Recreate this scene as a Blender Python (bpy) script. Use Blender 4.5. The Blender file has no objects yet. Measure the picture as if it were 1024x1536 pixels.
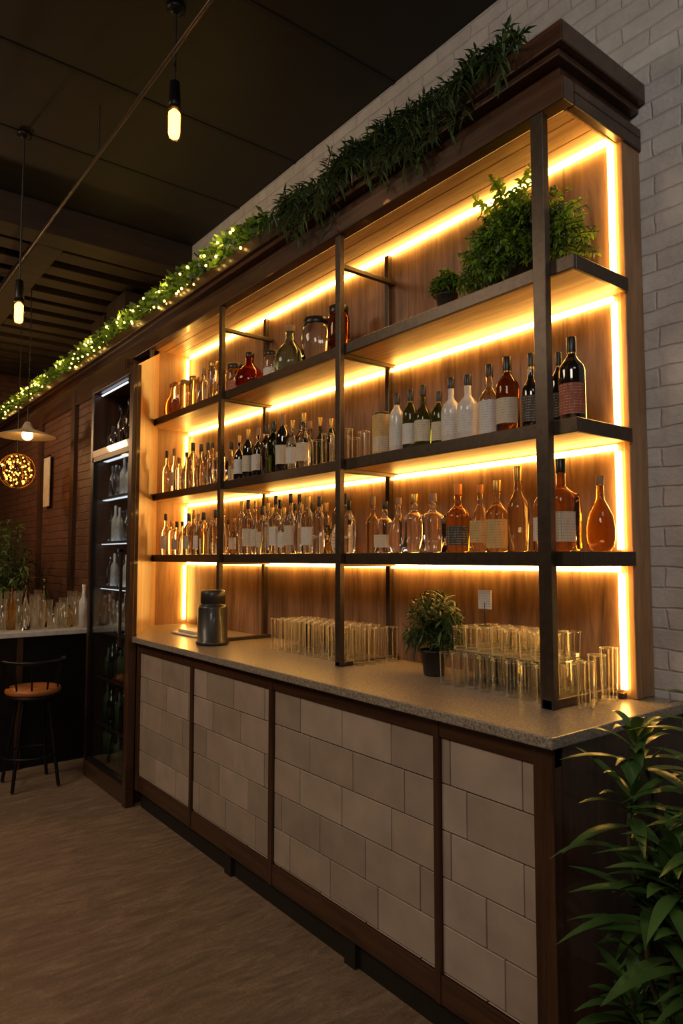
import bpy, math, random
from mathutils import Vector, Matrix
random.seed(7)
R=random.random
U=random.uniform
scene=bpy.context.scene
COL=scene.collection
scene.view_settings.view_transform='Standard'

# ------------------------------------------------------------------ materials
def newmat(name):
    m=bpy.data.materials.new(name); m.use_nodes=True
    nt=m.node_tree; nt.nodes.clear()
    out=nt.nodes.new('ShaderNodeOutputMaterial')
    return m,nt,out
def N(nt,t,**kw):
    n=nt.nodes.new(t)
    for k,v in kw.items(): setattr(n,k,v)
    return n
def L(nt,a,b): nt.links.new(a,b)
def ramp(nt,fac,stops):
    r=N(nt,'ShaderNodeValToRGB')
    e=r.color_ramp.elements
    e[0].position=stops[0][0]; e[0].color=(*stops[0][1],1)
    e[1].position=stops[-1][0]; e[1].color=(*stops[-1][1],1)
    for p,c in stops[1:-1]:
        k=e.new(p); k.color=(*c,1)
    L(nt,fac,r.inputs[0]); return r
def coords(nt,scale=(1,1,1),rot=(0,0,0)):
    tc=N(nt,'ShaderNodeTexCoord'); mp=N(nt,'ShaderNodeMapping')
    mp.inputs['Scale'].default_value=scale; mp.inputs['Rotation'].default_value=rot
    L(nt,tc.outputs['Object'],mp.inputs['Vector']); return mp.outputs[0]
def noise(nt,vec,scale,detail=4,rough=.55,dist=0):
    n=N(nt,'ShaderNodeTexNoise'); n.inputs['Scale'].default_value=scale
    n.inputs['Detail'].default_value=detail; n.inputs['Roughness'].default_value=rough
    n.inputs['Distortion'].default_value=dist
    L(nt,vec,n.inputs['Vector']); return n.outputs['Fac']
def bump(nt,h,strength,dist,p):
    b=N(nt,'ShaderNodeBump'); b.inputs['Strength'].default_value=strength; b.inputs['Distance'].default_value=dist
    L(nt,h,b.inputs['Height']); L(nt,b.outputs[0],p.inputs['Normal'])
def plain(name,col,rough=.5,metal=0,noise_amt=.15,nscale=20,coat=0,bmp=0):
    m,nt,out=newmat(name); p=N(nt,'ShaderNodeBsdfPrincipled')
    v=coords(nt); f=noise(nt,v,nscale)
    lo=tuple(c*(1-noise_amt) for c in col); hi=tuple(min(1,c*(1+noise_amt)) for c in col)
    r=ramp(nt,f,[(.3,lo),(.7,hi)])
    L(nt,r.outputs[0],p.inputs['Base Color']); p.inputs['Roughness'].default_value=rough
    p.inputs['Metallic'].default_value=metal; p.inputs['Coat Weight'].default_value=coat
    if bmp: bump(nt,f,bmp,.002,p)
    L(nt,p.outputs[0],out.inputs[0]); return m
def wood(name,c1,c2,axis='x',fine=14,rough=.45,plank=None,coat=.0,lo=.72):
    m,nt,out=newmat(name); p=N(nt,'ShaderNodeBsdfPrincipled')
    s={'x':(1,fine,fine),'y':(fine,1,fine),'z':(fine,fine,1)}[axis]
    v=coords(nt,s)
    f=noise(nt,v,1.6,8,.62,.6)
    v2=coords(nt,tuple(k*3.5 for k in s)); f2=noise(nt,v2,2.0,3,.6)
    mx=N(nt,'ShaderNodeMath',operation='MULTIPLY_ADD'); L(nt,f2,mx.inputs[0]); mx.inputs[1].default_value=.35
    L(nt,f,mx.inputs[2])
    mid=tuple((a+b)/2*.95 for a,b in zip(c1,c2))
    r=ramp(nt,mx.outputs[0],[(.45,c1),(.65,mid),(.88,c2)])
    v3=coords(nt,(1,1,1)); f3=noise(nt,v3,1.8,3)
    r3=ramp(nt,f3,[(.3,(lo,lo,lo)),(.7,(1.1,1.1,1.1))])
    mul=N(nt,'ShaderNodeMixRGB',blend_type='MULTIPLY'); mul.inputs[0].default_value=1
    L(nt,r.outputs[0],mul.inputs[1]); L(nt,r3.outputs[0],mul.inputs[2])
    L(nt,mul.outputs[0],p.inputs['Base Color'])
    p.inputs['Roughness'].default_value=rough; p.inputs['Coat Weight'].default_value=coat
    bump(nt,mx.outputs[0],.25,.003,p)
    L(nt,p.outputs[0],out.inputs[0]); return m
def emis(name,col,st):
    m,nt,out=newmat(name); e=N(nt,'ShaderNodeEmission')
    e.inputs[0].default_value=(*col,1); e.inputs[1].default_value=st
    L(nt,e.outputs[0],out.inputs[0]); return m
def glass_solid(name,col,rough=.03,ior=1.36):
    m,nt,out=newmat(name); p=N(nt,'ShaderNodeBsdfPrincipled')
    p.inputs['Base Color'].default_value=(*col,1)
    p.inputs['Transmission Weight'].default_value=1; p.inputs['Roughness'].default_value=rough
    p.inputs['IOR'].default_value=ior
    L(nt,p.outputs[0],out.inputs[0]); return m
def glass_thin(name,col=(.95,.95,.93),base=.05,edge=.75,rough=.05,diff=0.0,pw_=2.2):
    m,nt,out=newmat(name)
    lw=N(nt,'ShaderNodeLayerWeight'); lw.inputs[0].default_value=.5
    pw=N(nt,'ShaderNodeMath',operation='POWER'); L(nt,lw.outputs['Facing'],pw.inputs[0]); pw.inputs[1].default_value=pw_
    ma=N(nt,'ShaderNodeMath',operation='MULTIPLY_ADD'); L(nt,pw.outputs[0],ma.inputs[0]); ma.inputs[1].default_value=edge; ma.inputs[2].default_value=base
    t=N(nt,'ShaderNodeBsdfTransparent'); t.inputs[0].default_value=(*col,1)
    g=N(nt,'ShaderNodeBsdfGlossy'); g.inputs['Roughness'].default_value=rough; g.inputs[0].default_value=(.95,.95,.95,1)
    d=N(nt,'ShaderNodeBsdfTranslucent'); d.inputs[0].default_value=(.95,.9,.8,1)
    gm=N(nt,'ShaderNodeMixShader'); gm.inputs[0].default_value=diff; L(nt,g.outputs[0],gm.inputs[1]); L(nt,d.outputs[0],gm.inputs[2])
    mx=N(nt,'ShaderNodeMixShader'); L(nt,ma.outputs[0],mx.inputs[0]); L(nt,t.outputs[0],mx.inputs[1]); L(nt,gm.outputs[0],mx.inputs[2])
    L(nt,mx.outputs[0],out.inputs[0]); return m
def leafmat(name,c1,c2,rough=.4,trans=.25,sc=30):
    m,nt,out=newmat(name); p=N(nt,'ShaderNodeBsdfPrincipled')
    f=noise(nt,coords(nt),sc,2); r=ramp(nt,f,[(.3,c1),(.7,c2)])
    L(nt,r.outputs[0],p.inputs['Base Color']); p.inputs['Roughness'].default_value=rough
    tr=N(nt,'ShaderNodeBsdfTranslucent'); L(nt,r.outputs[0],tr.inputs[0])
    mx=N(nt,'ShaderNodeMixShader'); mx.inputs[0].default_value=trans
    L(nt,p.outputs[0],mx.inputs[1]); L(nt,tr.outputs[0],mx.inputs[2]); L(nt,mx.outputs[0],out.inputs[0]); return m

def brickwall(name,c_lo,c_hi,mortar,bw=.205,bh=.068,bstr=.8,wob=(.03,.024,0)):
    m,nt,out=newmat(name); p=N(nt,'ShaderNodeBsdfPrincipled')
    tc=N(nt,'ShaderNodeTexCoord'); sp=N(nt,'ShaderNodeSeparateXYZ'); L(nt,tc.outputs['Object'],sp.inputs[0])
    ad=N(nt,'ShaderNodeMath',operation='ADD'); L(nt,sp.outputs[0],ad.inputs[0]); L(nt,sp.outputs[1],ad.inputs[1])
    cb=N(nt,'ShaderNodeCombineXYZ'); L(nt,ad.outputs[0],cb.inputs[0]); L(nt,sp.outputs[2],cb.inputs[1])
    nz=N(nt,'ShaderNodeTexNoise'); nz.inputs['Scale'].default_value=7; nz.inputs['Detail'].default_value=4; L(nt,tc.outputs['Object'],nz.inputs['Vector'])
    vm=N(nt,'ShaderNodeVectorMath',operation='MULTIPLY_ADD'); L(nt,nz.outputs['Color'],vm.inputs[0]); vm.inputs[1].default_value=wob; L(nt,cb.outputs[0],vm.inputs[2])
    b=N(nt,'ShaderNodeTexBrick'); b.offset=.5
    b.inputs['Scale'].default_value=1; b.inputs['Brick Width'].default_value=bw; b.inputs['Row Height'].default_value=bh
    b.inputs['Mortar Size'].default_value=.006; b.inputs['Mortar Smooth'].default_value=1.0; b.inputs['Bias'].default_value=0
    b.inputs['Color1'].default_value=(*c_lo,1); b.inputs['Color2'].default_value=(*c_hi,1); b.inputs['Mortar'].default_value=(*mortar,1)
    L(nt,vm.outputs[0],b.inputs['Vector'])
    f=noise(nt,coords(nt),7,6,.65); r=ramp(nt,f,[(.3,(.80,.80,.80)),(.7,(1.08,1.08,1.08))])
    mul=N(nt,'ShaderNodeMixRGB',blend_type='MULTIPLY'); mul.inputs[0].default_value=1
    L(nt,b.outputs['Color'],mul.inputs[1]); L(nt,r.outputs[0],mul.inputs[2]); L(nt,mul.outputs[0],p.inputs['Base Color'])
    f2=noise(nt,coords(nt),28,5,.65)
    hh=N(nt,'ShaderNodeMath',operation='MULTIPLY_ADD'); L(nt,b.outputs['Fac'],hh.inputs[0]); hh.inputs[1].default_value=-.7; 
    h2=N(nt,'ShaderNodeMath',operation='MULTIPLY'); L(nt,f2,h2.inputs[0]); h2.inputs[1].default_value=1.1; L(nt,h2.outputs[0],hh.inputs[2])
    bump(nt,hh.outputs[0],bstr,.008,p)
    p.inputs['Roughness'].default_value=.55
    L(nt,p.outputs[0],out.inputs[0]); return m

M={}
M['brick']=brickwall('painted_brick',(.56,.53,.51),(.64,.61,.59),(.55,.525,.505),bstr=.75)
M['brick_dark']=brickwall('brown_brick',(.11,.045,.024),(.15,.062,.033),(.05,.03,.02))
M['darkwall']=plain('dark_plaster',(.05,.04,.03),.9)
M['ceil']=plain('ceiling_black',(.009,.007,.006),.65,nscale=3,noise_amt=.35)
M['seam']=plain('seam_black',(.002,.002,.002),.7)
M['rustic']=wood('rustic_timber',(.010,.005,.003),(.042,.022,.012),'y',10,.75)
M['frame']=wood('dark_walnut',(.024,.0095,.0045),(.10,.040,.017),'x',16,.38,coat=.25)
M['framez']=wood('dark_walnut_v',(.024,.0095,.0045),(.10,.040,.017),'z',16,.40,coat=.2)
M['back']=wood('back_panel_wood',(.09,.042,.022),(.40,.225,.125),'z',9,.5,lo=.6)
M['oak']=wood('warm_oak',(.36,.19,.08),(.78,.51,.27),'x',12,.42)
M['oakz']=wood('warm_oak_v',(.26,.13,.05),(.56,.32,.15),'z',10,.4)
M['metal']=plain('bronze_steel',(.075,.053,.036),.36,.5,.2,40)
M['black']=plain('black_metal',(.015,.014,.013),.4,.6)
M['toe']=plain('toe_black',(.012,.009,.007),.6)
M['led']=emis('led_warm',(1,.52,.105),28)
M['bulb']=emis('bulb_warm',(1,.50,.14),14)
M['fairy']=emis('fairy_warm',(1,.60,.11),12)
M['cord']=plain('cord_black',(.01,.01,.01),.6)
def tilemat(i,c):
    m=plain('tile_beige_%d'%i,c,.42,0,.12,9,bmp=.2); return m
TILES=[tilemat(i,c) for i,c in enumerate([(.42,.325,.255),(.38,.295,.23),(.45,.355,.285),(.355,.275,.215)])]
M['grout']=plain('grout',(.12,.085,.06),.8)
def granite():
    m,nt,out=newmat('granite'); p=N(nt,'ShaderNodeBsdfPrincipled')
    v=coords(nt); f=noise(nt,v,120,6,.8); r=ramp(nt,f,[(.36,(.09,.075,.06)),(.5,(.28,.235,.185)),(.62,(.48,.41,.33))])
    L(nt,r.outputs[0],p.inputs['Base Color']); p.inputs['Roughness'].default_value=.28
    bump(nt,f,.1,.001,p); L(nt,p.outputs[0],out.inputs[0]); return m
M['granite']=granite()
def floormat():
    m,nt,out=newmat('floor_wood'); p=N(nt,'ShaderNodeBsdfPrincipled')
    v=coords(nt,(7,1.6,9),(0,0,.15)); f=noise(nt,v,2.6,8,.75,1.2)
    v2=coords(nt,(1,1,1)); f2=noise(nt,v2,90,4,.8)
    mx=N(nt,'ShaderNodeMath',operation='MULTIPLY_ADD'); L(nt,f2,mx.inputs[0]); mx.inputs[1].default_value=.5; L(nt,f,mx.inputs[2])
    r=ramp(nt,mx.outputs[0],[(.48,(.10,.062,.036)),(.76,(.20,.13,.08)),(1.0,(.34,.235,.15))])
    L(nt,r.outputs[0],p.inputs['Base Color']); p.inputs['Roughness'].default_value=.6
    bump(nt,mx.outputs[0],.45,.004,p)
    L(nt,p.outputs[0],out.inputs[0]); return m
M['floor']=floormat()
M['white']=plain('white_stone',(.6,.57,.52),.35)
M['cream']=plain('paper_cream',(.62,.55,.43),.7)
def labelmat(name,c,ink):
    m,nt,out=newmat(name); p=N(nt,'ShaderNodeBsdfPrincipled')
    ink=tuple(a*.55+b*.45 for a,b in zip(ink,c))
    tc=N(nt,'ShaderNodeTexCoord'); mp=N(nt,'ShaderNodeMapping'); mp.inputs['Scale'].default_value=(60,60,9)
    L(nt,tc.outputs['Object'],mp.inputs[0]); f=noise(nt,mp.outputs[0],3,2)
    w=N(nt,'ShaderNodeTexWave',bands_direction='Z'); w.inputs['Scale'].default_value=34; w.inputs['Distortion'].default_value=0
    L(nt,tc.outputs['Object'],w.inputs[0])
    mu=N(nt,'ShaderNodeMath',operation='MULTIPLY'); L(nt,f,mu.inputs[0]); L(nt,w.outputs['Fac'],mu.inputs[1])
    r=ramp(nt,mu.outputs[0],[(.44,c),(.50,ink)])
    L(nt,r.outputs[0],p.inputs['Base Color']); p.inputs['Roughness'].default_value=.6
    L(nt,p.outputs[0],out.inputs[0]); return m
M['lab_c']=labelmat('label_cream',(.62,.55,.42),(.22,.15,.10))
M['lab_w']=labelmat('label_white',(.68,.66,.62),(.2,.2,.2))
M['lab_r']=labelmat('label_red',(.34,.08,.04),(.7,.6,.4))
M['lab_d']=labelmat('label_dark',(.05,.045,.04),(.6,.5,.3))
M['lab_y']=labelmat('label_gold',(.58,.40,.15),(.15,.08,.03))
M['g_amber']=glass_solid('glass_amber',(.85,.44,.11))
M['g_gold']=glass_solid('glass_gold',(.97,.76,.40))
M['g_brown']=glass_solid('glass_brown',(.35,.10,.02))
M['g_clear']=glass_solid('glass_clear',(.99,.98,.96),ior=1.45)
M['g_green']=glass_solid('glass_green',(.20,.34,.14))
M['g_teal']=glass_solid('glass_teal',(.45,.72,.62))
M['g_red']=glass_solid('glass_red',(.6,.06,.02))
M['g_dark']=plain('glass_dark',(.012,.01,.008),.08,0,.1,coat=1)
M['ceramic']=plain('ceramic_white',(.66,.63,.58),.3,coat=.4)
M['thin']=glass_thin('glass_thin',(.99,.99,.98),.03,.85,.03,.06,3.2)
M['rib']=glass_thin('glass_rib',(.98,.98,.95),.30,.6,.10,.70)
M['base']=glass_thin('glass_base',(.95,.95,.92),.22,.7,.08,.5)
M['rim']=glass_thin('glass_rim',(.95,.95,.92),.40,.6,.10,.6)
M['door']=glass_thin('door_glass',(.92,.95,.95),.05,.35,.04)
M['bulbglass']=glass_thin('bulb_amber_glass',(1,.72,.35),.05,.5,.05)
M['cap_k']=plain('cap_black',(.015,.013,.012),.35)
M['cap_g']=plain('cap_gold',(.55,.32,.08),.35,.7)
M['cap_o']=plain('cap_orange',(.75,.22,.02),.4)
M['cap_c']=plain('cap_cork',(.35,.22,.12),.8)
M['leaf_b']=leafmat('leaf_bright',(.13,.28,.02),(.30,.50,.055),.5,.42)
M['leaf_d']=leafmat('leaf_dark',(.022,.052,.018),(.06,.115,.038),.45,.2)
M['leaf_m']=leafmat('leaf_mid',(.045,.10,.028),(.13,.22,.06),.45,.3)
M['leaf_g']=leafmat('leaf_glossy',(.035,.085,.02),(.115,.225,.055),.3,.2,6)
M['stem']=plain('stem',(.06,.05,.02),.7)
M['pot']=plain('pot_dark',(.03,.025,.022),.5)
M['soil']=plain('soil',(.02,.013,.008),.9)
M['kettle']=plain('kettle_black',(.018,.016,.015),.45,.0,coat=.2)
M['seat']=plain('leather_orange',(.45,.14,.03),.4)
M['cool']=emis('door_reflection_cool',(.86,.92,1),1.5)  # emission standing in for the cool reflection on the refrigerator door
M['lampwhite']=plain('lamp_enamel',(.6,.5,.4),.4)

# ------------------------------------------------------------------ mesh builder
class MB:
    def __init__(s): s.v=[];s.f=[];s.m=[];s.s=[];s.mats=[]
    def mi(s,mat):
        if isinstance(mat,str): mat=M[mat]
        if mat not in s.mats: s.mats.append(mat)
        return s.mats.index(mat)
    def add(s,vs,fs,mat,smooth=False):
        o=len(s.v); s.v+= [tuple(v) for v in vs]; i=s.mi(mat)
        for f in fs: s.f.append(tuple(o+k for k in f)); s.m.append(i); s.s.append(smooth)
    def box(s,x0,x1,y0,y1,z0,z1,mat):
        vs=[(x,y,z) for z in(z0,z1) for y in(y0,y1) for x in(x0,x1)]
        s.add(vs,[(0,2,3,1),(4,5,7,6),(0,1,5,4),(2,6,7,3),(0,4,6,2),(1,3,7,5)],mat)
    def prism(s,poly,z0,z1,mat):
        n=len(poly); vs=[(x,y,z0) for x,y in poly]+[(x,y,z1) for x,y in poly]
        fs=[tuple(range(n))[::-1],tuple(range(n,2*n))]+[(i,(i+1)%n,n+(i+1)%n,n+i) for i in range(n)]
        s.add(vs,fs,mat)
    def tube(s,pts,r,mat,seg=8,smooth=True):
        pts=[Vector(p) for p in pts]; n=len(pts)
        if not isinstance(r,(list,tuple)): r=[r]*n
        vs=[];prev=None
        for i,p in enumerate(pts):
            d=(pts[min(i+1,n-1)]-pts[max(i-1,0)]).normalized()
            a=Vector((0,0,1)) if abs(d.z)<.9 else Vector((1,0,0))
            if prev is None: u=d.cross(a).normalized()
            else: u=(prev-d*prev.dot(d)).normalized()
            prev=u; w=d.cross(u)
            for k in range(seg):
                t=2*math.pi*k/seg; vs.append(p+(u*math.cos(t)+w*math.sin(t))*r[i])
        fs=[(i*seg+k,i*seg+(k+1)%seg,(i+1)*seg+(k+1)%seg,(i+1)*seg+k) for i in range(n-1) for k in range(seg)]
        s.add(vs,fs,mat,smooth)
        s.add(vs[:seg],[tuple(range(seg))[::-1]],mat); s.add(vs[-seg:],[tuple(range(seg))],mat)
    def lathe(s,prof,c,mat,seg=20,smooth=True,rot=0):
        vs=[]
        for q in prof:
            r,z=q[0],q[1]; n=q[2] if len(q)>2 else 2
            for k in range(seg):
                t=2*math.pi*(k+.5)/seg; ct,st=math.cos(t),math.sin(t)
                rr=r if n==2 else r*.97/((abs(ct)**n+abs(st)**n)**(1/n))
                t2=t+rot
                vs.append((c[0]+rr*math.cos(t2),c[1]+rr*math.sin(t2),c[2]+z))
        m=len(prof)
        fs=[(i*seg+k,i*seg+(k+1)%seg,(i+1)*seg+(k+1)%seg,(i+1)*seg+k) for i in range(m-1) for k in range(seg)]
        s.add(vs,fs,mat,smooth)
    def patch(s,c,r,z0,z1,a0,a1,mat,seg=8,n=2,rot=0):
        vs=[]
        for z in(z0,z1):
            for k in range(seg+1):
                t=a0+(a1-a0)*k/seg-rot; ct,st=math.cos(t),math.sin(t)
                rr=r if n==2 else r*.97/((abs(ct)**n+abs(st)**n)**(1/n))
                vs.append((c[0]+rr*math.cos(t+rot),c[1]+rr*math.sin(t+rot),c[2]+z))
        s.add(vs,[(k,k+1,seg+2+k,seg+1+k) for k in range(seg)],mat,True)
    def ball(s,c,r,mat,seg=8,rings=5,sz=1):
        prof=[(max(r*math.sin(math.pi*i/rings),1e-4),-r*sz*math.cos(math.pi*i/rings)) for i in range(rings+1)]
        s.lathe(prof,c,mat,seg)
    def leaf(s,p,d,n,Ln,W,mat,segs=3,droop=.3,fold=.25):
        d=d.normalized(); sd=d.cross(n)
        if sd.length<1e-3: sd=d.cross(Vector((1,0,0)))
        sd.normalize(); nn=sd.cross(d)
        vs=[]
        for i in range(segs+1):
            t=i/segs; q=p+d*(Ln*t)+Vector((0,0,-1))*(droop*Ln*t*t)
            w=W*.5*math.sin(math.pi*min(1,max(0,(.06+.92*t)))**.85)
            vs+= [q-sd*w+nn*fold*w, q, q+sd*w+nn*fold*w]
        fs=[]
        for i in range(segs):
            a=i*3; fs+=[(a,a+1,a+4,a+3),(a+1,a+2,a+5,a+4)]
        s.add(vs,fs,mat,True)
    def obj(s,name,parent=None,loc=None,bevel=0,bseg=2):
        me=bpy.data.meshes.new(name); me.from_pydata(s.v,[],s.f)
        for mt in s.mats: me.materials.append(mt)
        me.polygons.foreach_set('material_index',s.m); me.polygons.foreach_set('use_smooth',s.s)
        me.update()
        o=bpy.data.objects.new(name,me); COL.objects.link(o)
        if loc: o.location=loc
        if parent: o.parent=parent
        if bevel:
            b=o.modifiers.new('bevel','BEVEL'); b.width=bevel; b.segments=bseg; b.limit_method='ANGLE'
        return o
def empty(name):
    e=bpy.data.objects.new(name,None); COL.objects.link(e); return e
def rdir(zlo=-1,zhi=1):
    a=U(0,2*math.pi); z=U(zlo,zhi); h=math.sqrt(max(0,1-z*z)); return Vector((h*math.cos(a),h*math.sin(a),z))

# ------------------------------------------------------------------ room
YW=2.28; ZC=3.87
XL=-9.6; XR=2.6; YF=-4.2
b=MB(); b.box(XL,XR,YF,YW,-.1,0,'floor'); b.obj('floor')
b=MB(); b.box(XL,XR,YF,YW,ZC,ZC+.1,'ceil')
for x in(-3.4,-4.1,-2.5,-1.6): b.box(x-.012,x+.012,YF,YW,ZC-.004,ZC,'seam')
for y in(.35,-1.6): b.box(XL,XR,y-.008,y+.008,ZC-.003,ZC,'seam')
b.obj('ceiling')
b=MB(); b.box(XL-.1,XR+.1,YW,YW+.15,-.1,ZC+.1,'brick'); b.obj('wall_back')
b=MB(); b.box(XL-.1,XL,YF,YW,-.1,ZC+.1,'brick_dark'); b.obj('wall_left')
b=MB(); b.box(XR,XR+.1,YF,YW,-.1,ZC+.1,'darkwall'); b.obj('wall_right')
b=MB(); b.box(XL-.1,XR+.1,YF-.1,YF,-.1,ZC+.1,'darkwall'); b.obj('wall_front')
b=MB()
b.box(-5.05,-4.83,YF,YW,3.66,ZC,'rustic')
for i in range(14):
    x=-5.35-i*.30; b.box(x-.09,x+.09,YF,YW,3.74+U(-.01,.01),ZC,'rustic')
b.box(-9.5,-5.05,1.2,1.38,3.66,3.76,'rustic'); b.box(-9.5,-5.05,-.6,-.42,3.66,3.76,'rustic')
b.obj('ceiling_timber_beams',bevel=.006)
b=MB(); b.box(-5.95,-5.5,2.0,2.27,3.13,3.66,'rustic'); b.box(-6.5,-6.15,2.05,2.27,3.13,3.66,'rustic'); b.obj('timber_post',bevel=.008)

# ------------------------------------------------------------------ counter
CT=.985
cab=empty('bar_counter')
b=MB(); b.prism([(-1.10,1.54),(-1.10,2.275),(-4.60,2.275),(-4.60,1.93),(-4.0,1.54)],CT-.032,CT,'granite'); b.obj('countertop',cab,bevel=.004)
b=MB()
FY=1.575
b.box(-3.99,-1.135,FY+.03,2.27,.10,CT-.033,'frame')
b.box(-3.99,-1.12,FY,FY+.035,.895,CT-.033,'frame')
b.box(-3.99,-1.12,FY,FY+.035,.10,.186,'frame')
b.obj('carcass',cab,bevel=.003)
b=MB()
for x0,x1 in[(-4.0,-3.965),(-3.285,-3.26),(-2.53,-2.50),(-1.562,-1.538),(-1.185,-1.12)]: b.box(x0,x1,FY-.004,FY+.035,.10,CT-.034,'framez')
b.box(-1.134,-1.12,FY+.036,2.27,.02,CT-.034,'framez')
b.obj('stiles',cab,bevel=.003)
b=MB(); b.box(-3.98,-1.16,FY+.03,2.25,0,.10,'toe')
for x in(-2.9,-2.0): b.box(x-.03,x+.03,FY+.012,FY+.03,0,.10,'toe')
b.obj('toe_kick',cab)
b=MB(); g=.0022; tw=.27; th=.1405
for (x0,x1) in[(-3.965,-3.285),(-3.26,-2.53),(-2.50,-1.562),(-1.538,-1.185)]:
    b.box(x0,x1,FY+.02,FY+.0295,.186,.895,'grout')
    z1=.895; row=0
    while z1>.19:
        z0=max(z1-th,.186)
        x=-4.2-(row%2)*tw/2 - (.07 if row%3==1 else 0)
        while x<x1:
            a=max(x,x0); c=min(x+tw,x1)
            if c-a>.02: b.box(a+g,c-g,FY+.008+U(0,.0015),FY+.0205,z0+g,z1-g,random.choice(TILES))
            x+=tw
        z1-=th; row+=1
b.obj('tiles',cab,bevel=.0015,bseg=1)

# ------------------------------------------------------------------ shelving unit
su=empty('back_bar_shelving')
YP=1.85; YB=2.17
XE=-1.205; XS=-4.60; XSF=-4.49
b=MB()
x=XS
while x<-1.24:
    x2=min(x+.21,-1.24)
    b.box(x,x2-.0012,YB+U(0,.002),YW-.002,CT+.001,2.93,'back'); x=x2
b.obj('back_panel',su)
b=MB(); b.box(-1.24,-1.215,YB-.004,YW-.002,CT+.001,2.90,'oakz'); b.obj('end_board',su,bevel=.003)
SH=[2.395,1.88,1.468]
b=MB()
for z in SH:
    b.prism([(XSF,YP+.012),(XE-.012,YP+.012),(XE-.012,YB-.001),(XS+.002,YB-.001),(XS+.002,1.94)],z-.038,z,'oak')
b.obj('shelf_boards',su)
b=MB()
for z in SH:
    b.box(XSF,XE,YP-.004,YP+.012,z-.045,z+.002,'metal')
    b.box(XE-.012,XE,YP+.012,YB-.005,z-.045,z+.002,'metal')
for z in SH+[2.80]:
    for xp in(-2.38,-3.47):
        b.box(xp-.012,xp+.012,YP-.010,YB-.002,z-.057,z-.039 if z<2.7 else z-.037,'metal')
PX=[(-1.312,.024),(-2.375,.018),(-3.475,.016),(-4.50,.014)]
for xp,w in PX:
    b.box(xp-w,xp+w,YP-.034 if w>.02 else YP-.03,YP-.004,CT+.001,2.895,'metal')
for xp in(-2.41,-3.52): b.box(xp-.014,xp+.014,YB-.03,YB-.004,CT+.001,2.895,'metal')
b.box(-1.330,-1.294,YP-.034,YB-.004,CT+.001,CT+.03,'metal')
b.box(-1.294,-1.25,YB-.03,YB-.004,CT+.001,CT+.02,'metal')
b.box(-2.39,-2.36,YP-.03,YB-.004,CT+.001,CT+.02,'metal')
b.box(-3.49,-3.46,YP-.03,YB-.004,CT+.001,CT+.02,'metal')
b.obj('steel_frame',su,bevel=.002,bseg=1)
XCL=-9.3
b=MB()
b.box(XCL,-1.205,1.81,YP+.02,2.885,2.965,'frame')
b.box(XCL,-1.205,YP+.02,YW-.003,2.93,2.965,'frame')
b.box(-1.235,-1.205,YP+.02,YW-.003,2.885,2.93,'frame')
b.box(XCL,-1.24,1.845,YW-.003,2.965,3.05,'frame')
b.prism([(XCL,1.78),(-1.185,1.78),(-1.185,YW-.003),(XCL,YW-.003)],3.05,3.12,'frame')
b.prism([(XCL,1.80),(-1.21,1.80),(-1.21,YW-.003),(XCL,YW-.003)],3.025,3.05,'frame')
b.obj('canopy',su,bevel=.005)
b=MB(); y=YP+.021
while y<YB:
    b.box(XS,-1.236,y,min(y+.098,YB),2.915,2.93,'oak'); y+=.1
b.box(-1.246,-1.236,YP+.021,YB,2.885,2.914,'oak')
b.obj('canopy_soffit',su,bevel=.002,bseg=1)
b=MB()
p0=Vector((-4.0,1.545)); p1=Vector((-4.60,1.93))
vs=[]
zt0,zt1=2.62,2.90
for (p,zt) in((p0,zt0),(p1,zt1)):
    vs+=[(p.x,p.y,CT-.04),(p.x,p.y,zt),(p.x-.05,p.y,CT-.04),(p.x-.05,p.y,zt)]
b.add(vs,[(0,1,5,4),(2,6,7,3),(0,2,3,1),(4,5,7,6),(1,3,7,5),(0,4,6,2)],'oakz')
b.box(-4.625,-4.601,1.93,YW-.003,CT-.03,2.93,'oakz')
b.obj('splayed_side_board',su)
b=MB()
for z in(2.915,SH[0]-.046,SH[1]-.046,SH[2]-.046):
    b.box(XS+.02,-1.26,YB-.018,YB-.003,z-.020,z-.001,'led')
for z0,z1 in[(CT+.03,SH[2]-.07),(SH[2]+.01,SH[1]-.07),(SH[1]+.01,SH[0]-.07),(SH[0]+.01,2.89)]:
    b.box(-1.265,-1.246,YB-.016,YB-.004,z0,z1,'led')
    b.box(-4.598,-4.580,YB-.035,YB-.02,z0,z1,'led')
b.obj('led_strips',su)

# ------------------------------------------------------------------ refrigerator + wood wall left
fr=empty('display_refrigerator')
FX0,FX1=-4.80,-4.06; FYf=1.53
b=MB()
b.box(FX0,FX0+.04,FYf,2.27,.0,2.58,'framez'); b.box(FX1-.0,FX1+.055,FYf-.01,FYf+.04,.0,2.62,'framez')
b.box(FX0+.04,FX1,FYf,2.27,.0,.11,'frame'); b.prism([(FX0,FYf),(FX1,FYf),(FX1,FYf+.03),(-4.67,1.95),(FX0,1.95)],2.58,2.62,'frame')
b.box(FX0,-4.64,1.93,2.27,2.58,2.88,'frame')
b.box(FX0+.04,-4.64,2.2,2.27,.11,2.58,'darkwall')
b.add([(FX1,FYf+.04,.11),(-4.64,1.92,.11),(-4.64,2.2,.11),(FX1,FYf+.04,2.58),(-4.64,1.92,2.58),(-4.64,2.2,2.58)],[(0,1,4,3),(1,2,5,4)],'darkwall')
b.box(FX0+.04,FX1,FYf,FYf+.05,2.13,2.18,'frame')
b.obj('case',fr,bevel=.003)
b=MB()
for z in(.35,.65,.95,1.25,1.55,1.85): b.prism([(FX0+.045,FYf+.06),(FX1-.07,FYf+.06),(-4.66,1.94),(-4.66,2.19),(FX0+.045,2.19)],z,z+.008,'door')
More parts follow.
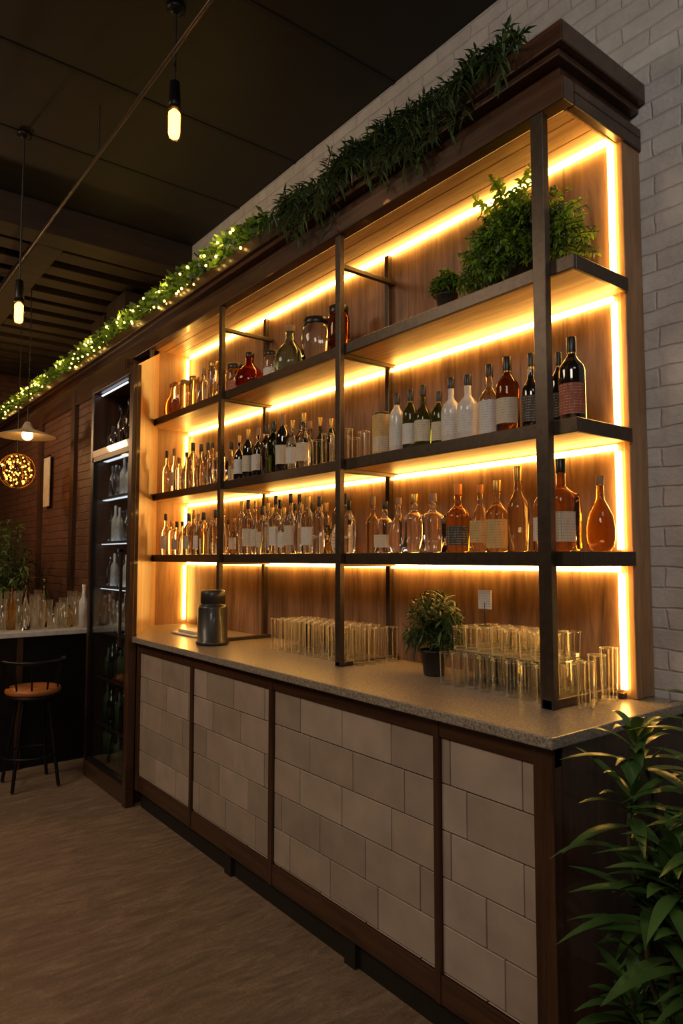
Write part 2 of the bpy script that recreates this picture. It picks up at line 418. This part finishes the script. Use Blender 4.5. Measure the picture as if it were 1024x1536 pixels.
for z in(.35,.65,.95,1.25,1.55,1.85): b.box(FX0+.045,FX1-.07,FYf+.055,FYf+.062,z-.004,z+.010,'metal')
b.prism([(FX0+.045,FYf+.06),(FX1-.07,FYf+.06),(-4.66,1.94),(-4.66,2.19),(FX0+.045,2.19)],2.13,2.16,'black')
b.obj('racks',fr)
b=MB(); b.box(FX0+.04,FX1,FYf+.01,FYf+.016,.11,2.13,'door')
b.obj('door_glass',fr)
b=MB()
for a in((FX0+.04,FX0+.065),(FX1-.03,FX1)): b.box(a[0],a[1],FYf,FYf+.03,.11,2.13,'black')
b.box(FX0+.04,FX1,FYf,FYf+.03,2.10,2.13,'black'); b.box(FX0+.04,FX1,FYf,FYf+.03,.11,.14,'black')
b.box(FX1-.06,FX1-.045,FYf-.03,FYf-.015,.9,1.5,'metal'); b.box(FX1-.06,FX1-.045,FYf-.03,FYf+.0,.9,.915,'metal'); b.box(FX1-.06,FX1-.045,FYf-.03,FYf+.0,1.485,1.5,'metal')
b.obj('door_frame',fr)
b=MB()
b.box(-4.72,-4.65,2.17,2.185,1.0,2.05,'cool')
for z in(1.242,1.542,1.842,2.112): b.box(FX0+.06,FX1-.22,FYf+.069,FYf+.099,z-.003,z+.002,'cool')
b.box(FX0+.06,FX1-.2,FYf+.045,FYf+.055,2.565,2.572,'cool')
b.obj('door_reflection_glow',fr)  # glowing strips added inside in place of a reflection on the door glass
b=MB()
for z in(.122,.362,.662,.962,1.262,1.562,1.862,2.165):
    for i in range(8):
        for j in range(3):
            x=FX0+.10+i*.075; y=FYf+.12+j*.11
            if y > 1.57+(-4.06-x)*.62-.06 and j>0: continue
            if x>-4.22: continue
            c=random.choice(['g_dark','thin','leaf_d','g_green','leaf_d']) if z<.9 else random.choice(['base','thin','ceramic','g_clear','base','rim'])
            H=U(.18,.25); r=U(.024,.032)
            if z>2: H=U(.16,.36); r=U(.03,.05); c=random.choice(['ceramic','g_clear','base','g_dark','g_clear']); 
            if z>2 and (i%2 or j==2): continue
            b.lathe([(.001,0),(r,0),(r,H*.6),(r*.35,H*.75),(r*.33,H),(.001,H)],(x,y,z),c,10)
b.obj('stored_bottles',fr)
b=MB(); b.box(-9.5,-4.803,1.80,2.27,0,2.884,'brick_dark')
for x in(-4.88,-6.05,-7.1): b.box(x-.05,x+.05,1.77,1.80,0,2.884,'framez')
b.box(-9.5,-4.81,1.775,1.80,2.75,2.884,'frame'); b.obj('wall_wood_partition')

# ------------------------------------------------------------------ bottles
PROF={
'std':[(0,0),(.9,0),(1,.015),(1,.60),(.93,.66),(.6,.73),(.36,.78),(.33,.82),(.33,.92)],
'tall':[(0,0),(.9,0),(1,.015),(1,.50),(.9,.57),(.5,.66),(.36,.72),(.33,.78),(.33,.93)],
'squat':[(0,0),(.92,0),(1,.02),(1,.50),(.94,.56),(.62,.63),(.34,.68),(.30,.72),(.30,.86)],
'square':[(0,0,6),(.92,0,6),(1,.02,6),(1,.56,6),(.93,.61,5),(.55,.66,3),(.33,.70,2),(.31,.74,2),(.31,.87,2)],
'round':[(0,0),(.7,0),(.9,.05),(1,.18),(1,.32),(.88,.47),(.55,.60),(.32,.68),(.27,.74),(.27,.90)],
'jar':[(0,0),(.93,0),(1,.02),(1,.72),(.93,.80),(.78,.84),(.78,.86)],
'box':[(0,0,8),(1,0,8),(1,.01,8),(1,.93,8),(.98,.95,8)],
}
def bottle(name,x,y,z,kind,r,H,glass,cap='cap_k',label=None,seg=18,ang=None,lz=(.14,.46)):
    b=MB(); pr=PROF[kind]; rot=U(-.25,.25)
    b.lathe([(max(q[0]*r,.0004),q[1]*H,*(q[2:] or ())) for q in pr]+[(.0004,pr[-1][1]*H)],(0,0,0),glass,seg if kind not in('square','box') else 28,rot=rot)
    rn=pr[-1][0]*r*1.12; z0=(pr[-1][1]-.10)*H if kind not in('jar','box') else pr[-1][1]*H
    if kind in('squat','round','square') : z0=(pr[-1][1]-.02)*H
    if kind=='box': rn*=.9
    b.lathe([(rn*.98,z0),(rn,z0+.002),(rn,H-.002),(rn*.93,H),(.0004,H)],(0,0,0),cap,14)
    if label:
        a=-math.pi/2+.45 if ang is None else ang
        n=6 if kind in('square','box') else 2
        b.patch((0,0,0),r*1.012 if n==2 else r*1.015,H*lz[0],H*lz[1],a-1.15,a+1.15,label,12,n,rot)
        if kind in('std','tall') and R()<.5: b.patch((0,0,0),r*.345,H*.80,H*.83,-math.pi,math.pi,'cap_g',12)
    return b.obj(name,loc=(x,y,z+.003))
S1,S2,S3=SH
bottle('whiskey_bottle',-1.81,1.97,S3,'squat',.047,.262,'g_amber','cap_o','lab_d',lz=(.1,.38))
bottle('whiskey_bottle',-1.70,1.97,S3,'round',.040,.250,'g_gold','cap_o','lab_y')
bottle('rum_bottle',-1.612,1.96,S3,'squat',.042,.258,'g_gold','cap_g','lab_y',lz=(.05,.45))
bottle('cognac_bottle',-1.528,1.97,S3,'tall',.038,.300,'g_gold','cap_g',None,lz=(.32,.42))
bottle('whiskey_bottle',-1.448,2.0,S3,'std',.033,.255,'g_gold','cap_c','lab_w')
bottle('bourbon_bottle',-1.345,1.96,S3,'square',.050,.305,'g_amber','cap_k','lab_c',lz=(.1,.42))
bottle('bourbon_bottle',-1.272,2.07,S3,'round',.045,.25,'g_amber','cap_c',None)
for x,k,r,H,gm,cp in[(-1.935,'square',.047,.235,'g_clear','cap_c'),(-2.04,'square',.045,.24,'g_clear','cap_g'),(-2.135,'round',.043,.23,'g_clear','cap_c'),(-2.22,'square',.04,.22,'g_clear','cap_k'),(-2.30,'squat',.034,.25,'g_gold','cap_c'),(-2.47,'std',.033,.24,'g_clear','cap_k'),(-2.55,'round',.038,.22,'g_clear','cap_c')]:
    bottle('crystal_decanter',x,1.96,S3,k,r,H,gm,cp,None if R()<.7 else 'lab_c',lz=(.1,.35))
bottle('whiskey_gift_box',-2.25,1.97,S2,'box',.036,.20,'lab_y','cap_k','lab_c')
bottle('gin_bottle',-2.165,1.98,S2,'std',.034,.27,'ceramic','cap_k','lab_w')
bottle('wine_bottle',-2.08,1.98,S2,'std',.035,.27,'g_green','cap_k','lab_w')
bottle('wine_bottle',-2.005,1.98,S2,'squat',.037,.275,'g_green','cap_k','lab_c')
bottle('wine_bottle',-1.925,1.99,S2,'std',.032,.235,'g_green','cap_k','lab_c')
bottle('gin_bottle',-1.84,1.97,S2,'squat',.040,.27,'ceramic','cap_k','lab_w')
bottle('gin_bottle',-1.745,1.96,S2,'squat',.043,.26,'ceramic','cap_k','lab_w')
bottle('vodka_bottle',-1.648,1.97,S2,'squat',.042,.28,'g_clear','cap_k','lab_w',lz=(.05,.5))
bottle('vermouth_bottle',-1.558,1.96,S2,'std',.042,.285,'g_brown','cap_k','lab_c')
bottle('wine_bottle',-1.478,1.99,S2,'tall',.033,.285,'g_dark','cap_k','lab_d')
bottle('wine_bottle',-1.372,2.0,S2,'std',.030,.265,'g_dark','cap_k','lab_d')
bottle('port_wine_bottle',-1.295,1.96,S2,'std',.043,.29,'g_dark','cap_k','lab_r',lz=(.1,.45))
def row(x0,x1,z,n,names,glasses,H,rr,labs,y0=1.92,y1=2.06):
    for i in range(n):
        x=x0+(x1-x0)*(i+.5)/n+U(-.003,.003); y=(y0 if i%2==0 else y1)+U(-.01,.01)
        bottle(random.choice(names),x,y,z,random.choice(['std','tall','std','squat','square','round']),U(*rr),U(*H),random.choice(glasses),random.choice(['cap_k','cap_c','cap_g','cap_k']),random.choice(labs),seg=14)
row(-3.42,-2.60,S3,22,['whiskey_bottle','rum_bottle','liqueur_bottle'],['g_gold','g_clear','g_clear','g_clear','g_clear'],(.23,.31),(.029,.034),['lab_c','lab_w',None,None,None])
row(-4.42,-3.54,S3,22,['liqueur_bottle','gin_bottle'],['g_clear','g_clear','g_clear','g_clear','g_gold'],(.21,.29),(.030,.036),[None,'lab_w',None,None])
row(-3.42,-2.72,S2,16,['wine_bottle','liqueur_bottle'],['g_green','g_dark','g_clear','g_clear','g_dark'],(.25,.31),(.032,.038),['lab_c','lab_w',None])
row(-4.42,-3.56,S2,18,['liqueur_bottle','gin_bottle'],['g_clear','g_clear','g_clear'],(.22,.30),(.03,.038),[None,None,None,'lab_c'])
def tumbler(b,x,y,z,r,h,nr=7):
    ro=U(0,1)
    A=[]
    for k in range(nr):
        t=2*math.pi*k/nr+ro; A+=[t-.10,t+.10]
    m=len(A)
    vs=[(x+rr*math.cos(t),y+rr*math.sin(t),z+zz) for rr,zz in((r*.9,.004),(r,h)) for t in A]
    b.add(vs,[(k,k+1,m+k+1,m+k) for k in range(0,m,2)],'rib')
    b.add(vs,[(k,(k+1)%m,m+(k+1)%m,m+k) for k in range(1,m,2)],'thin')
    b.lathe([(r,h-.003),(r*1.03,h),(r*.95,h)],(x,y,z),'rim',12,True,ro)
    b.lathe([(.0004,.0),(r*.86,.0),(r*.90,.012),(.0004,.014)],(x,y,z),'base',10,False,ro)
b=MB()
for i in range(4):
    for j in range(2): tumbler(b,-2.66+i*.075,1.92+j*.1,S2+.003,.028,.13+.02*(i%2))
b.obj('highball_glasses')
bottle('teal_glass_jug',-2.98,1.97,S1,'round',.085,.27,'g_teal','cap_c',None)
bottle('storage_jar',-2.74,1.97,S1,'jar',.075,.24,'g_clear','cap_k',None)
bottle('storage_jar',-2.60,2.0,S1,'jar',.055,.27,'g_brown','cap_k',None)
bottle('red_syrup_jar',-3.38,1.96,S1,'round',.085,.22,'g_red','cap_k',None)
bottle('storage_jar',-3.17,1.98,S1,'jar',.05,.18,'g_clear','cap_k','lab_w')
bottle('storage_jar',-3.585,1.98,S1,'jar',.055,.20,'g_gold','cap_k','lab_r')
for i in range(10):
    bottle('storage_jar',-4.30+i*.067,1.93+.1*(i%2),S1,random.choice(['jar','jar','square','round']),.036,U(.18,.28),random.choice(['g_clear','g_clear','g_gold','g_clear']),random.choice(['cap_k','cap_c','cap_g']),None)
bottle('brown_glass_jar',-4.39,1.94,S1,'round',.055,.24,'g_brown','cap_c',None)

b=MB()
for x in [-2.99+.0605*i for i in range(10)]+[-2.325]:
    for j in range(4):
        tumbler(b,x,1.90+j*.062,CT+.003,.0285,.155)
b.obj('highball_glasses')
st=empty('stacked_tumblers')
b=MB()
for i in range(8):
    for j in range(5):
        tumbler(b,-1.79+i*.0605,1.88+j*.060,CT+.003,.0285,.115)
b.obj('lower_tier',st)
b=MB(); b.box(-1.81,-1.36,1.90,2.14,CT+.121,CT+.125,'door'); b.obj('divider_tray',st)
b=MB()
for i in range(7):
    for j in range(4):
        tumbler(b,-1.77+i*.060,1.93+j*.058,CT+.127,.0275,.085)
b.obj('upper_tier',st)
b=MB()
for i,(x,y) in enumerate([(-1.262,2.08),(-1.255,2.00),(-1.245,1.92)]): tumbler(b,x,y,CT+.003,.028,.17-.015*i)
b.obj('highball_glasses')
b=MB(); b.tube([(-1.71,2.0,CT+.215),(-1.71,2.0,CT+.30)],.003,'metal',6); b.lathe([(.0004,.213),(.02,.213),(.02,.217),(.0004,.217)],(-1.71,2.0,CT),'metal',12)
b.box(-1.74,-1.68,1.998,2.002,CT+.275,CT+.345,'lab_w'); b.obj('price_card_stand')
b=MB()
b.lathe([(.0005,0),(.082,0),(.088,.006),(.088,.018),(.080,.022),(.078,.195),(.073,.21),(.064,.213),(.064,.222),(.068,.226),(.066,.283),(.06,.29),(.0005,.292)],(-3.38,1.745,CT+.001),'kettle',32)
b.tube([(-3.46,1.735,CT+.18),(-3.50,1.73,CT+.17),(-3.505,1.73,CT+.06),(-3.455,1.735,CT+.04)],.009,'kettle',8)
b.obj('coffee_grinder',bevel=0)
b=MB()
b.prism([(-4.05,1.80),(-3.72,1.80),(-3.72,2.0),(-4.05,2.0)],CT+.002,CT+.012,'white'); b.box(-4.0,-3.78,1.83,1.97,CT+.012,CT+.03,'white'); b.obj('folded_bar_towel',bevel=.004)

# ------------------------------------------------------------------ plants
def pot(b,c,r,h):
    b.lathe([(.0005,0),(r*.72,0),(r*.76,.004),(r,h*.9),(r*1.06,h*.9),(r*1.06,h),(r*.92,h),(r*.9,h*.86)],c,'pot',20)
    b.lathe([(.0005,h*.88),(r*.92,h*.88)],c,'soil',16)
def stemleaves(b,pts,mat,n,Ln,W,start=.2,droop=.3,pair=True,spread=.9,segs=2):
    pts=[Vector(p) for p in pts]; m=len(pts)-1
    for i in range(n):
        t=start+(1-start)*(i+.5)/n; k=min(int(t*m),m-1); f=t*m-k
        p=pts[k].lerp(pts[k+1],f); d=(pts[k+1]-pts[k]).normalized()
        a=d.cross(rdir(-.3,1)).normalized()
        for sgn in((1,-1) if pair else (random.choice((1,-1)),)):
            dd=(d*(1-spread*.6)+a*sgn*spread+rdir()*.25).normalized()
            b.leaf(p,dd,Vector((0,0,1))+rdir()*.4,Ln*U(.7,1.15),W*U(.8,1.1),mat,segs,droop)
def arc(p,q,lift,n=5):
    p=Vector(p);q=Vector(q)
    return [p.lerp(q,i/n)+Vector((0,0,lift*math.sin(math.pi*i/n*.9))) for i in range(n+1)]
def bush(b,c,rx,ry,rz,nst,nl,Ln,W,mats,zlo=.0,ylim=None):
    c=Vector(c)
    for i in range(nst):
        d=rdir(zlo,1); rr=U(.55,1.0)
        q=c+Vector((d.x*rx*rr,d.y*ry*rr,d.z*rz*rr))
        if ylim: q.y=min(max(q.y,ylim[0]),ylim[1])
        pts=arc(c+Vector((U(-.03,.03),U(-.03,.03),0)),q,.05)
        b.tube(pts,.0018,'stem',4)
        stemleaves(b,pts,random.choice(mats),nl,Ln,W,.35,.3)
b=MB(); pot(b,(-1.50,2.0,S1+.003),.085,.09)
bush(b,(-1.50,1.98,S1+.08),.30,.17,.28,560,12,.023,.013,['leaf_b','leaf_b','leaf_b','leaf_m'],-.25,(1.86,2.12))
for i in range(9):
    q=(-1.52+U(-.28,.10),1.95+U(-.05,.1),S1+U(.36,.47)); pts=arc((-1.52,2.0,S1+.12),q,.05,8)
    b.tube(pts,.002,'stem',4); stemleaves(b,pts,'leaf_b',16,.035,.018,.4)
b.obj('potted_fern')
b=MB(); pot(b,(-1.82,1.93,S1+.003),.042,.07); bush(b,(-1.82,1.93,S1+.07),.08,.06,.075,70,8,.024,.014,['leaf_b','leaf_b','leaf_m'],.0); b.obj('potted_fern')
b=MB(); pc=(-1.965,1.99); pot(b,(pc[0],pc[1],CT+.002),.055,.10)
for i in range(150):
    d=rdir(-.35,1); q=Vector((pc[0],pc[1],CT+.13))+Vector((d.x*.12,d.y*.10,.03+d.z*.17)); pts=arc((pc[0],pc[1],CT+.10),q,.03)
    stemleaves(b,pts,random.choice(['leaf_d','leaf_d','leaf_m']),6,.05,.010,.3,.2)
b.obj('potted_rosemary')
b=MB()
b.tube([(-2.75,1.83,3.135),(-2.2,1.82,3.14),(-1.8,1.83,3.145),(-1.40,1.84,3.14)],.012,'stem',6)
for i in range(200):
    x=U(-2.80,-1.38); w=.25+.75*abs(math.sin(x*4.6+.6))
    y0=U(1.80,1.88); up=R()<.33
    if up: q=(x+U(-.12,.12),y0+U(-.06,.08),3.14+U(.03,.13)); lift=.02
    else: q=(x+U(-.08,.08),1.80-U(.02,.10),3.13-U(.02,.27)*w); lift=.07
    pts=arc((x,y0,3.135),q,lift,6); b.tube(pts,.002,'stem',4)
    stemleaves(b,pts,random.choice(['leaf_d','leaf_m','leaf_m']),11,.058,.012,.15,.35)
b.obj('hanging_greenery_garland')
b=MB()
b.tube([(-9.0,1.83,3.14),(-6,1.82,3.14),(-3.0,1.83,3.14)],.012,'stem',6)
for i in range(3600):
    x=-2.95-6.2*R()**1.1; a=U(0,math.pi*2); rr=.08*math.sqrt(R())*(1 if x<-3.2 else .7)
    p=Vector((x,1.815+rr*math.cos(a)*1.1,3.175+rr*math.sin(a)))
    b.leaf(p,rdir(-.5,1),rdir(),U(.035,.065),U(.02,.038),random.choice(['leaf_m','leaf_b','leaf_b']),2,.2)
for i in range(240):
    x=-3.15-5.9*R(); a=U(0,math.pi*2)
    b.ball((x,1.80+.08*math.cos(a),3.16+.07*math.sin(a)),.008,'fairy',6,4)
b.obj('fairy_light_garland')
# tall floor plant: canes carrying rosettes of long narrow leaves
b=MB(); pc=Vector((-.82,1.70,0)); pot(b,(pc.x,pc.y,.001),.16,.26)
HS=[1.08,.98,.62,.80,.40,.92,.55,.74,1.02,.34,.86,.48,.68,.95,.58,.78,.44,.88]
for i,h in enumerate(HS):
    a=i*2.4+.4; rr=.04+.22*((i*.618)%1)
    q=pc+Vector((rr*math.cos(a),rr*math.sin(a),h)); q.x=max(q.x,-1.0); q.y=min(q.y,2.05)
    base=pc+Vector((.06*math.cos(a),.06*math.sin(a),.22))
    pts=[base.lerp(q,t/7)+Vector((.015*math.sin(t*1.3+i),.015*math.cos(t+i),0)) for t in range(8)]
    b.tube(pts,[.009-.0006*t for t in range(8)],'stem',6)
    def put(p,d,Ln,W,mat,dr):
        tip=p+d.normalized()*Ln
        if tip.y>2.23: return
        if tip.x<-1.10 and tip.y>1.50: d.x=-.10 if p.x>-.97 else .05
        b.leaf(p,d,Vector((0,0,1)),Ln,W,mat,7,dr,.35)
    for k in range(16):      # crown rosette
        an=k*2.399+i; e=k/15
        p=pts[7]-Vector((0,0,.10*(1-e)))
        put(p,Vector((math.cos(an),math.sin(an),.25+1.9*e*e)),U(.19,.27)*(1-.25*e),U(.028,.038),'leaf_g',U(.25,.55))
    for k in range(int(h*9)): # sparse leaves lower on the cane
        t=.25+.6*R(); kk=min(int(t*7),6); p=pts[kk].lerp(pts[kk+1],t*7-kk); an=U(0,6.28)
        put(p,Vector((math.cos(an),math.sin(an),U(.2,.7))),U(.15,.23),U(.026,.034),random.choice(['leaf_g','leaf_d','leaf_m']),U(.3,.6))
b.obj('potted_dracaena')

# ------------------------------------------------------------------ pendants and rail
def pendant(name,x,y,zb,sc=1,ztop=ZC):
    b=MB(); r=.028*sc; h=.13*sc
    b.tube([(x,y,zb+h*.5+.10),(x,y,ztop)],.005,'cord',6)
    b.lathe([(.006,h*.5+.13),(.020*sc,h*.5+.12),(.024*sc,h*.5+.03),(.027*sc,h*.5-.002),(.0005,h*.5-.002)],(x,y,zb),'black',14)
    b.lathe([(.0005,-h*.5),(r*.7,-h*.5+.004),(r,-h*.5+.02),(r,h*.5-.02),(r*.7,h*.5-.004)],(x,y,zb),'bulbglass',18)
    b.lathe([(.0005,-h*.5+.008),(r*.7,-h*.5+.014),(r*.82,-h*.5+.03),(r*.82,h*.5-.02),(r*.4,h*.5-.006)],(x,y,zb),'bulb',14)
    b.lathe([(.0005,0),(.04,0),(.04,-.02),(.01,-.03)],(x,y,ZC-.0),'black',14)
    return b.obj(name)
pendant('pendant_bulb_lamp',-2.72,1.19,3.33,1.08)
pendant('pendant_bulb_lamp',-4.10,.89,2.82)
b=MB(); b.tube([(-.6,1.15,3.6),(-8.6,1.15,3.6)],.010,'metal',8)
for x in(-1.2,-3.6,-6.0,-8.2): b.tube([(x,1.15,3.6),(x,1.15,ZC)],.005,'metal',6)
b.obj('ceiling_rail')
b=MB(); c=(-6.10,1.42,2.46)
b.lathe([(.02,.12),(.03,.10),(.05,.06),(.13,.035),(.23,.0),(.235,-.005),(.22,0),(.12,.025),(.04,.05)],c,'lampwhite',28)
b.ball((c[0],c[1],c[2]+.01),.045,'bulb',14,8); b.tube([(c[0],c[1],c[2]+.11),(c[0],c[1],3.72)],.004,'cord',6)
b.obj('dish_pendant_lamp')
b=MB(); c=(-6.42,1.42,2.20)
b.ball(c,.15,'bulbglass',20,12); b.tube([(c[0],c[1]-.0,c[2]+.15),(c[0],c[1],3.72)],.004,'cord',6)
for i in range(60):
    d=rdir()*U(.08,.14); b.ball((c[0]+d.x,c[1]+d.y,c[2]+d.z),.007,'fairy',6,4)
for i in range(6):
    an=i*math.pi/6; b.tube([(c[0]+.152*math.cos(t)*math.cos(an),c[1]+.152*math.cos(t)*math.sin(an),c[2]+.152*math.sin(t)) for t in [k*math.pi/10 for k in range(21)]],.003,'cap_g',4)
b.obj('fairy_light_globe')
b=MB(); b.box(-6.90,-6.70,1.762,1.768,1.93,2.40,'cream'); b.tube([(-6.90,1.765,2.40),(-6.70,1.765,2.40)],.008,'black',6); b.obj('hanging_menu_sheet')

# ------------------------------------------------------------------ side counter
sc=empty('side_counter')
b=MB(); b.box(-5.85,-5.15,-1.2,1.765,.90,.935,'white'); b.obj('top',sc,bevel=.004)
b=MB(); b.box(-5.80,-5.19,-1.15,1.76,.0,.90,'black')
for y in(-.9,-.2,.5,1.2,1.72): b.box(-5.19,-5.17,y-.02,y+.02,0,.9,'framez')
b.obj('body',sc,bevel=.003)
b=MB()
for i in range(40):
    x=U(-5.75,-5.25); y=.95+i*.0195; r=U(.028,.042); h=U(.14,.36)
    if i%4==0: b.lathe([(.0005,0),(r,0),(r,h*.6),(r*.4,h*.75),(r*.4,h),(.0005,h)],(x,y,.937),random.choice(['ceramic','g_gold','g_clear','g_amber']),12)
    else:
        b.lathe([(.0005,0),(r*.9,0),(r,h*.75)],(x,y,.937),'base',12)
b.obj('bar_glassware')
b=MB()
for (x,y) in((-6.45,1.38),(-7.0,1.42),(-7.7,1.4)):
    pot(b,(x,y,.0),.2,.8)
    for i in range(40):
        d=rdir(.1,1); q=Vector((x,y,.8))+Vector((d.x*.42,d.y*.22,d.z*.95)); pts=arc((x,y,.75),q,.12,6)
        b.tube(pts,.004,'stem',4); stemleaves(b,pts,'leaf_m',9,.14,.03,.2,.4)
b.obj('planter_palms')

# ------------------------------------------------------------------ bar stool
b=MB(); cx,cy=-4.80,1.20
b.lathe([(.0005,.575),(.15,.575),(.165,.585),(.17,.60),(.16,.618),(.10,.626),(.0005,.628)],(cx,cy,0),'seat',28)
b.lathe([(.0005,.555),(.158,.555),(.165,.565),(.16,.576),(.0005,.576)],(cx,cy,0),'black',24)
for a in(.7,2.4,3.9,5.5):
    b.tube([(cx+.11*math.cos(a),cy+.11*math.sin(a),.56),(cx+.20*math.cos(a),cy+.20*math.sin(a),.008)],[.013,.011],'black',8)
b.tube([(cx+.175*math.cos(t),cy+.175*math.sin(t),.20) for t in [k*math.pi/12 for k in range(25)]],.007,'black',6)
pts=[(cx+.185*math.cos(t),cy+.185*math.sin(t),.79) for t in [(-100+k*10)*math.pi/180 for k in range(21)]]
b.tube([(cx+.14*math.cos(-1.75),cy+.14*math.sin(-1.75),.58)]+pts+[(cx+.14*math.cos(1.75),cy+.14*math.sin(1.75),.58)],.011,'black',8)
for a in(-.9,-.3,.3,.9): b.tube([(cx+.15*math.cos(a),cy+.15*math.sin(a),.58),(cx+.185*math.cos(a),cy+.185*math.sin(a),.79)],.006,'black',6)
b.obj('bar_stool')

# ------------------------------------------------------------------ lights
def area(name,loc,tgt,size,en,col):
    l=bpy.data.lights.new(name,'AREA'); l.energy=en; l.size=size; l.color=col
    o=bpy.data.objects.new(name,l); COL.objects.link(o); o.location=loc
    o.rotation_euler=(Vector(tgt)-Vector(loc)).to_track_quat('-Z','Y').to_euler(); return o
area('left_floor_fill',(.7,-1.6,3.7),(-1.6,1.8,1.0),1.2,60,(1,.85,.70))
area('left_floor_fill',(-4.0,-1.2,3.7),(-4.2,.6,0),1.4,62,(1,.76,.52))  # unseen lamp added to brighten the floor on the left
area('left_floor_fill',(.9,.6,3.8),(-.6,2.28,3.0),.8,10,(.78,.88,1))
def point(name,loc,en,col,r=.05):
    l=bpy.data.lights.new(name,'POINT'); l.energy=en; l.color=col; l.shadow_soft_size=r
    o=bpy.data.objects.new(name,l); COL.objects.link(o); o.location=loc
point('left_background_fill',(-6.9,.6,2.6),34,(1,.55,.25),.1)  # added warm fill for the left background; no lamp hangs at this spot
for i in range(7): point('garland_glow_fill',(-3.4-i*.75,1.74,3.24),1.3,(1,.6,.15),.03)  # unseen points added to strengthen the fairy lights' glow on the leaves
w=bpy.data.worlds.new('World'); scene.world=w; w.use_nodes=True
bg=w.node_tree.nodes['Background']; bg.inputs[0].default_value=(.5,.55,.7,1); bg.inputs[1].default_value=.05

# ------------------------------------------------------------------ camera
cam=bpy.data.cameras.new('camera'); co=bpy.data.objects.new('camera',cam); COL.objects.link(co)
cam.sensor_fit='VERTICAL'; cam.sensor_height=36; cam.sensor_width=24; cam.lens=36*1034/1536
co.location=(0,0,1.45); co.rotation_euler=(math.radians(93.8),0,math.radians(52.2))
cam.clip_start=.02
scene.camera=co
